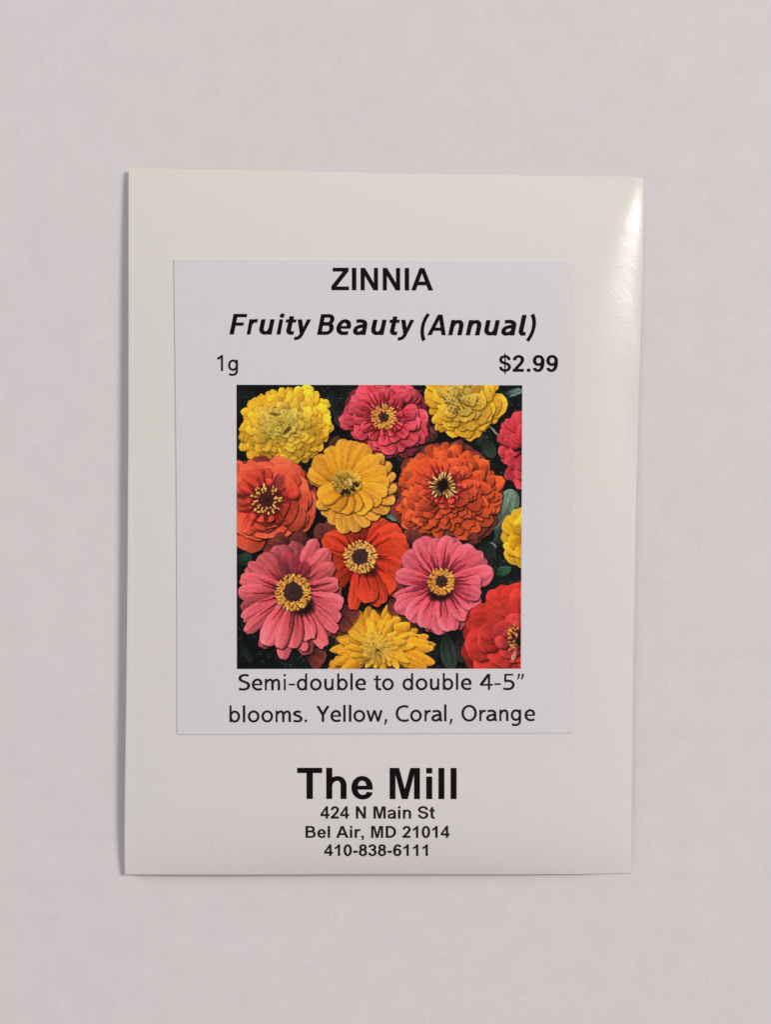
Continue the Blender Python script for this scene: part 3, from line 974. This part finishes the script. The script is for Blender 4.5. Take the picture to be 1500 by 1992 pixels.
for k in range(150):
    a, rr = rng.random() * 6.283, 21 * math.sqrt(rng.random())
    blob(668 + rr * math.cos(a), 938 + 0.85 * rr * math.sin(a), 2.5, 1.2, a, vary((190, 152, 62) if rng.random() < 0.75 else (120, 90, 32), 0.12), 1.0, 0.85)
for k in range(46):
    a = math.radians(rng.uniform(8, 112))
    rr = rng.uniform(17, 25)
    blob(672 + rr * 1.05 * math.cos(a), 937 + rr * math.sin(a), 3.0, 1.7, rng.random() * 3, vary((36, 24, 18), 0.3), 1.0, 0.9)
for k in range(5):
    blob(684 + rng.uniform(-4, 6), 938 + rng.uniform(-6, 4), 3.2, 1.3, rng.random() * 3, (214, 190, 128), 1.0)
# 11 pale coral bloom lower left
PD, PM, PL = (154, 44, 52), (204, 76, 84), (218, 98, 104)
for tx, ty, w, k in ((549, 1286, 32, 0.98), (508, 1262, 34, 0.6), (600, 1276, 40, 0.6), (474, 1172, 30, 0.5), (668, 1150, 30, 0.7), (640, 1240, 40, 0.75), (576, 1052, 44, 0.72), (540, 1058, 50, 0.78), (616, 1048, 34, 0.98),
                     (505, 1078, 48, 0.9), (476, 1098, 40, 0.95), (464, 1125, 38, 0.97), (462, 1152, 38, 0.98), (466, 1186, 34, 0.7), (468, 1206, 32, 1.03), (474, 1232, 28, 1.0),
                     (640, 1068, 40, 0.95), (651, 1098, 36, 0.92), (661, 1134, 36, 0.97), (671, 1176, 38, 1.02), (664, 1206, 36, 1.03), (658, 1230, 28, 0.98),
                     (634, 1262, 34, 1.0), (594, 1268, 24, 0.98), (604, 1246, 42, 1.05), (570, 1262, 40, 1.07), (514, 1256, 44, 1.08), (542, 1264, 30, 1.0)):
    petal(570, 1152, tx, ty, w * 0.93, *(tuple(np.array(c) * k) for c in (PD, PM, PL)), shade=0.66, rib=0.15, side=0.26, edge=0.5, crease=0.24, b0=0.22, bend=rng.uniform(-0.15, 0.15), notch=rng.uniform(0, 0.05),
          base_l=tuple(np.array((222, 140, 142)) * k), peak=0.74)
petal(570, 1140, 557, 1074, 40, (112, 38, 46), (150, 52, 62), (186, 64, 76), shade=0.6, rib=0.1)
petal(580, 1140, 592, 1092, 28, (96, 32, 40), (152, 50, 60), (178, 60, 72), shade=0.5, rib=0.1)
blob(552, 1104, 8, 22, -0.5, (64, 34, 36), 9, 0.55)
slits(570, 1152, 28, 84, 24, 6, (70, 20, 26), (140, 44, 54))
blob(583, 1172, 30, 22, 0.6, (16, 8, 8), 9, 0.92)
crown(570, 1152, 19, 33, 36, (226, 160, 68), (112, 56, 24), (56, 34, 34))
# 12 pale coral bloom on the right
for tx, ty, w, k in ((906, 1224, 36, 0.75), (838, 1232, 40, 0.8), (806, 1216, 36, 0.8), (770, 1140, 30, 0.5), (780, 1098, 30, 0.6), (786, 1076, 46, 0.97), (816, 1045, 52, 1.0), (848, 1046, 36, 0.92), (882, 1041, 50, 0.97), (904, 1056, 40, 0.9),
                     (924, 1062, 44, 0.98), (948, 1082, 46, 0.98), (962, 1114, 46, 1.02), (940, 1136, 34, 1.02), (768, 1118, 36, 1.03), (767, 1164, 26, 1.0), (770, 1188, 44, 1.0), (796, 1208, 46, 1.04),
                     (826, 1225, 44, 1.04), (856, 1236, 38, 1.0), (880, 1230, 46, 1.05), (912, 1206, 42, 1.03), (934, 1180, 44, 1.03), (938, 1160, 34, 0.97)):
    petal(860, 1132, tx, ty, w * 0.95, *(tuple(np.array(c) * k) for c in ((164, 42, 52), (210, 74, 88), (222, 100, 112))), shade=0.62, rib=0.17, side=0.22, edge=0.45, crease=0.26, b0=0.22, bend=rng.uniform(-0.15, 0.15),
          notch=rng.uniform(0, 0.06), base_l=tuple(np.array((228, 150, 156)) * k), peak=0.74)
for tx, ty in ((838, 1080), (876, 1078), (884, 1104), (800, 1135), (800, 1146), (905, 1146)):
    petal(860, 1132, tx, ty, 8, (60, 14, 24), (116, 30, 46), (176, 60, 80), shade=0, rib=0, b0=0.4)
slits(860, 1132, 20, 76, 26, 5.5, (84, 20, 32), (156, 44, 60))
blob(856, 1158, 22, 12, 0, (24, 10, 10), 7, 0.9)
crown(860, 1131, 12, 24, 28, (218, 146, 58), (112, 52, 24), (58, 36, 34))
# 13 red bloom in the lower right corner
P13 = ((90, 70), (120, 100), (140, 110), (160, 106), (180, 112), (200, 102), (220, 96), (240, 102), (260, 113), (270, 116), (360, 90))
under(1008, 1240, P13, 1.05, 15, (116, 26, 24))
rings(1008, 1240, P13, ((1.0, 15, 1.3), (0.88, 13, 1.25), (0.7, 11, 1.2), (0.48, 11, 1.0), (0.32, 10, 0.9)), (116, 20, 20), (186, 42, 34), (202, 54, 42),
      shade=0.54, rib=0.1, side=0.22, cin=((92, 20, 26), (160, 40, 46), (190, 70, 70)))
blob(1010, 1242, 14, 20, 0, (60, 14, 16), 8, 0.8)
for k in range(46):
    a = math.radians(rng.uniform(120, 260))
    rr = rng.uniform(8, 27)
    blob(1014 + rr * math.cos(a), 1244 + rr * 1.2 * math.sin(a), 3.2, 1.3, a + rng.normal(0, 0.6), vary((216, 150, 62) if rng.random() < 0.72 else (60, 18, 18), 0.12), 1.0, 0.9)
blob(1013, 1250, 6, 7, 0, (18, 10, 10), 3, 0.9)
petal(1008, 1258, 1000, 1286, 9, (150, 60, 50), (206, 120, 96), (214, 136, 110), shade=0.4)

# the print's own screen of dots and slight unevenness
XX, YY = np.meshgrid(gx, gy)
rot = 0.42
ux, uy = (XX * math.cos(rot) + YY * math.sin(rot)), (-XX * math.sin(rot) + YY * math.cos(rot))
dots = np.sin(ux * 2 * math.pi / 3.9) * np.sin(uy * 2 * math.pi / 3.9)
patch = np.clip((vnoise(70, 31) - 0.42) * 3.2, 0, 1)
ART *= (1 + 0.20 * dots * patch)[..., None]
ART += ((vnoise(2.2, 33) - 0.5) * 9)[..., None]
ART *= (0.955 + 0.09 * vnoise(48, 34))[..., None]
ART = np.clip(ART, 4, 250)

# the crisp edges of an over-sharpened print
B_ = np.pad(ART, ((3, 3), (3, 3), (0, 0)), mode='edge')
acc = sum(B_[j:j + NY, i:i + NX] for j in range(7) for i in range(7)) / 49.0
ART = np.clip(ART + 0.28 * (ART - acc), 3, 250)

# halve to the print's grid and lay it on the label
QX, QY = NX // 2, NY // 2
ART = ART.reshape(QY, 2, QX, 2, 3).mean((1, 3))
PRINT_GAIN = 0.80
art_lin = np.clip(lin(ART) / PRINT_GAIN, 0, 0.97)
PQ = [(461.0, 1301.0), (1013.2, 1300.2), (1016.0, 749.8), (460.2, 748.8)]
COARSE = 24
cg = np.zeros((COARSE + 1, COARSE + 1, 3))
for j in range(COARSE + 1):
    for i in range(COARSE + 1):
        s_, t_ = i / COARSE, j / COARSE
        (ax, ay), (bx, by), (cx_, cy_), (dx_, dy_) = PQ
        px = (1 - s_) * (1 - t_) * ax + s_ * (1 - t_) * bx + s_ * t_ * cx_ + (1 - s_) * t_ * dx_
        py = (1 - s_) * (1 - t_) * ay + s_ * (1 - t_) * by + s_ * t_ * cy_ + (1 - s_) * t_ * dy_
        cg[j, i] = surf(px, py, LL + 0.005)
si = np.linspace(0, COARSE, QX + 1)
sj = np.linspace(0, COARSE, QY + 1)
i0 = np.minimum(si.astype(int), COARSE - 1)
j0 = np.minimum(sj.astype(int), COARSE - 1)
fi, fj = (si - i0)[None, :, None], (sj - j0)[:, None, None]
PV = ((cg[np.ix_(j0, i0)] * (1 - fi) + cg[np.ix_(j0, i0 + 1)] * fi) * (1 - fj) + (cg[np.ix_(j0 + 1, i0)] * (1 - fi) + cg[np.ix_(j0 + 1, i0 + 1)] * fi) * fj)
nvx = (QX + 1) * (QY + 1)
a = (np.arange(QY)[:, None] * (QX + 1) + np.arange(QX)[None]).ravel()
quads = np.stack([a, a + 1, a + QX + 2, a + QX + 1], 1).astype(np.int32)
me = bpy.data.meshes.new('flower_picture')
me.vertices.add(nvx)
me.vertices.foreach_set('co', PV.reshape(-1).astype(np.float32))
me.loops.add(quads.size)
me.loops.foreach_set('vertex_index', quads.ravel())
me.polygons.add(len(quads))
me.polygons.foreach_set('loop_start', np.arange(0, quads.size, 4, dtype=np.int32))
me.update(calc_edges=True)
att = me.color_attributes.new('printed_ink', 'FLOAT_COLOR', 'CORNER')
rgb = art_lin[::-1].reshape(-1, 3)
rgba = np.concatenate([rgb, np.ones((len(rgb), 1))], 1)
att.data.foreach_set('color', np.repeat(rgba, 4, axis=0).astype(np.float32).ravel())
M_PRINT, nt, b = new_mat('printed_photo_paper')
vc = nt.nodes.new('ShaderNodeVertexColor')
vc.layer_name = 'printed_ink'
nt.links.new(vc.outputs['Color'], b.inputs['Base Color'])
b.inputs['Roughness'].default_value = 0.5
b.inputs['Specular IOR Level'].default_value = 0.12
me.materials.append(M_PRINT)
pic = bpy.data.objects.new('flower_picture', me)
COL.objects.link(pic)
pic.parent = label
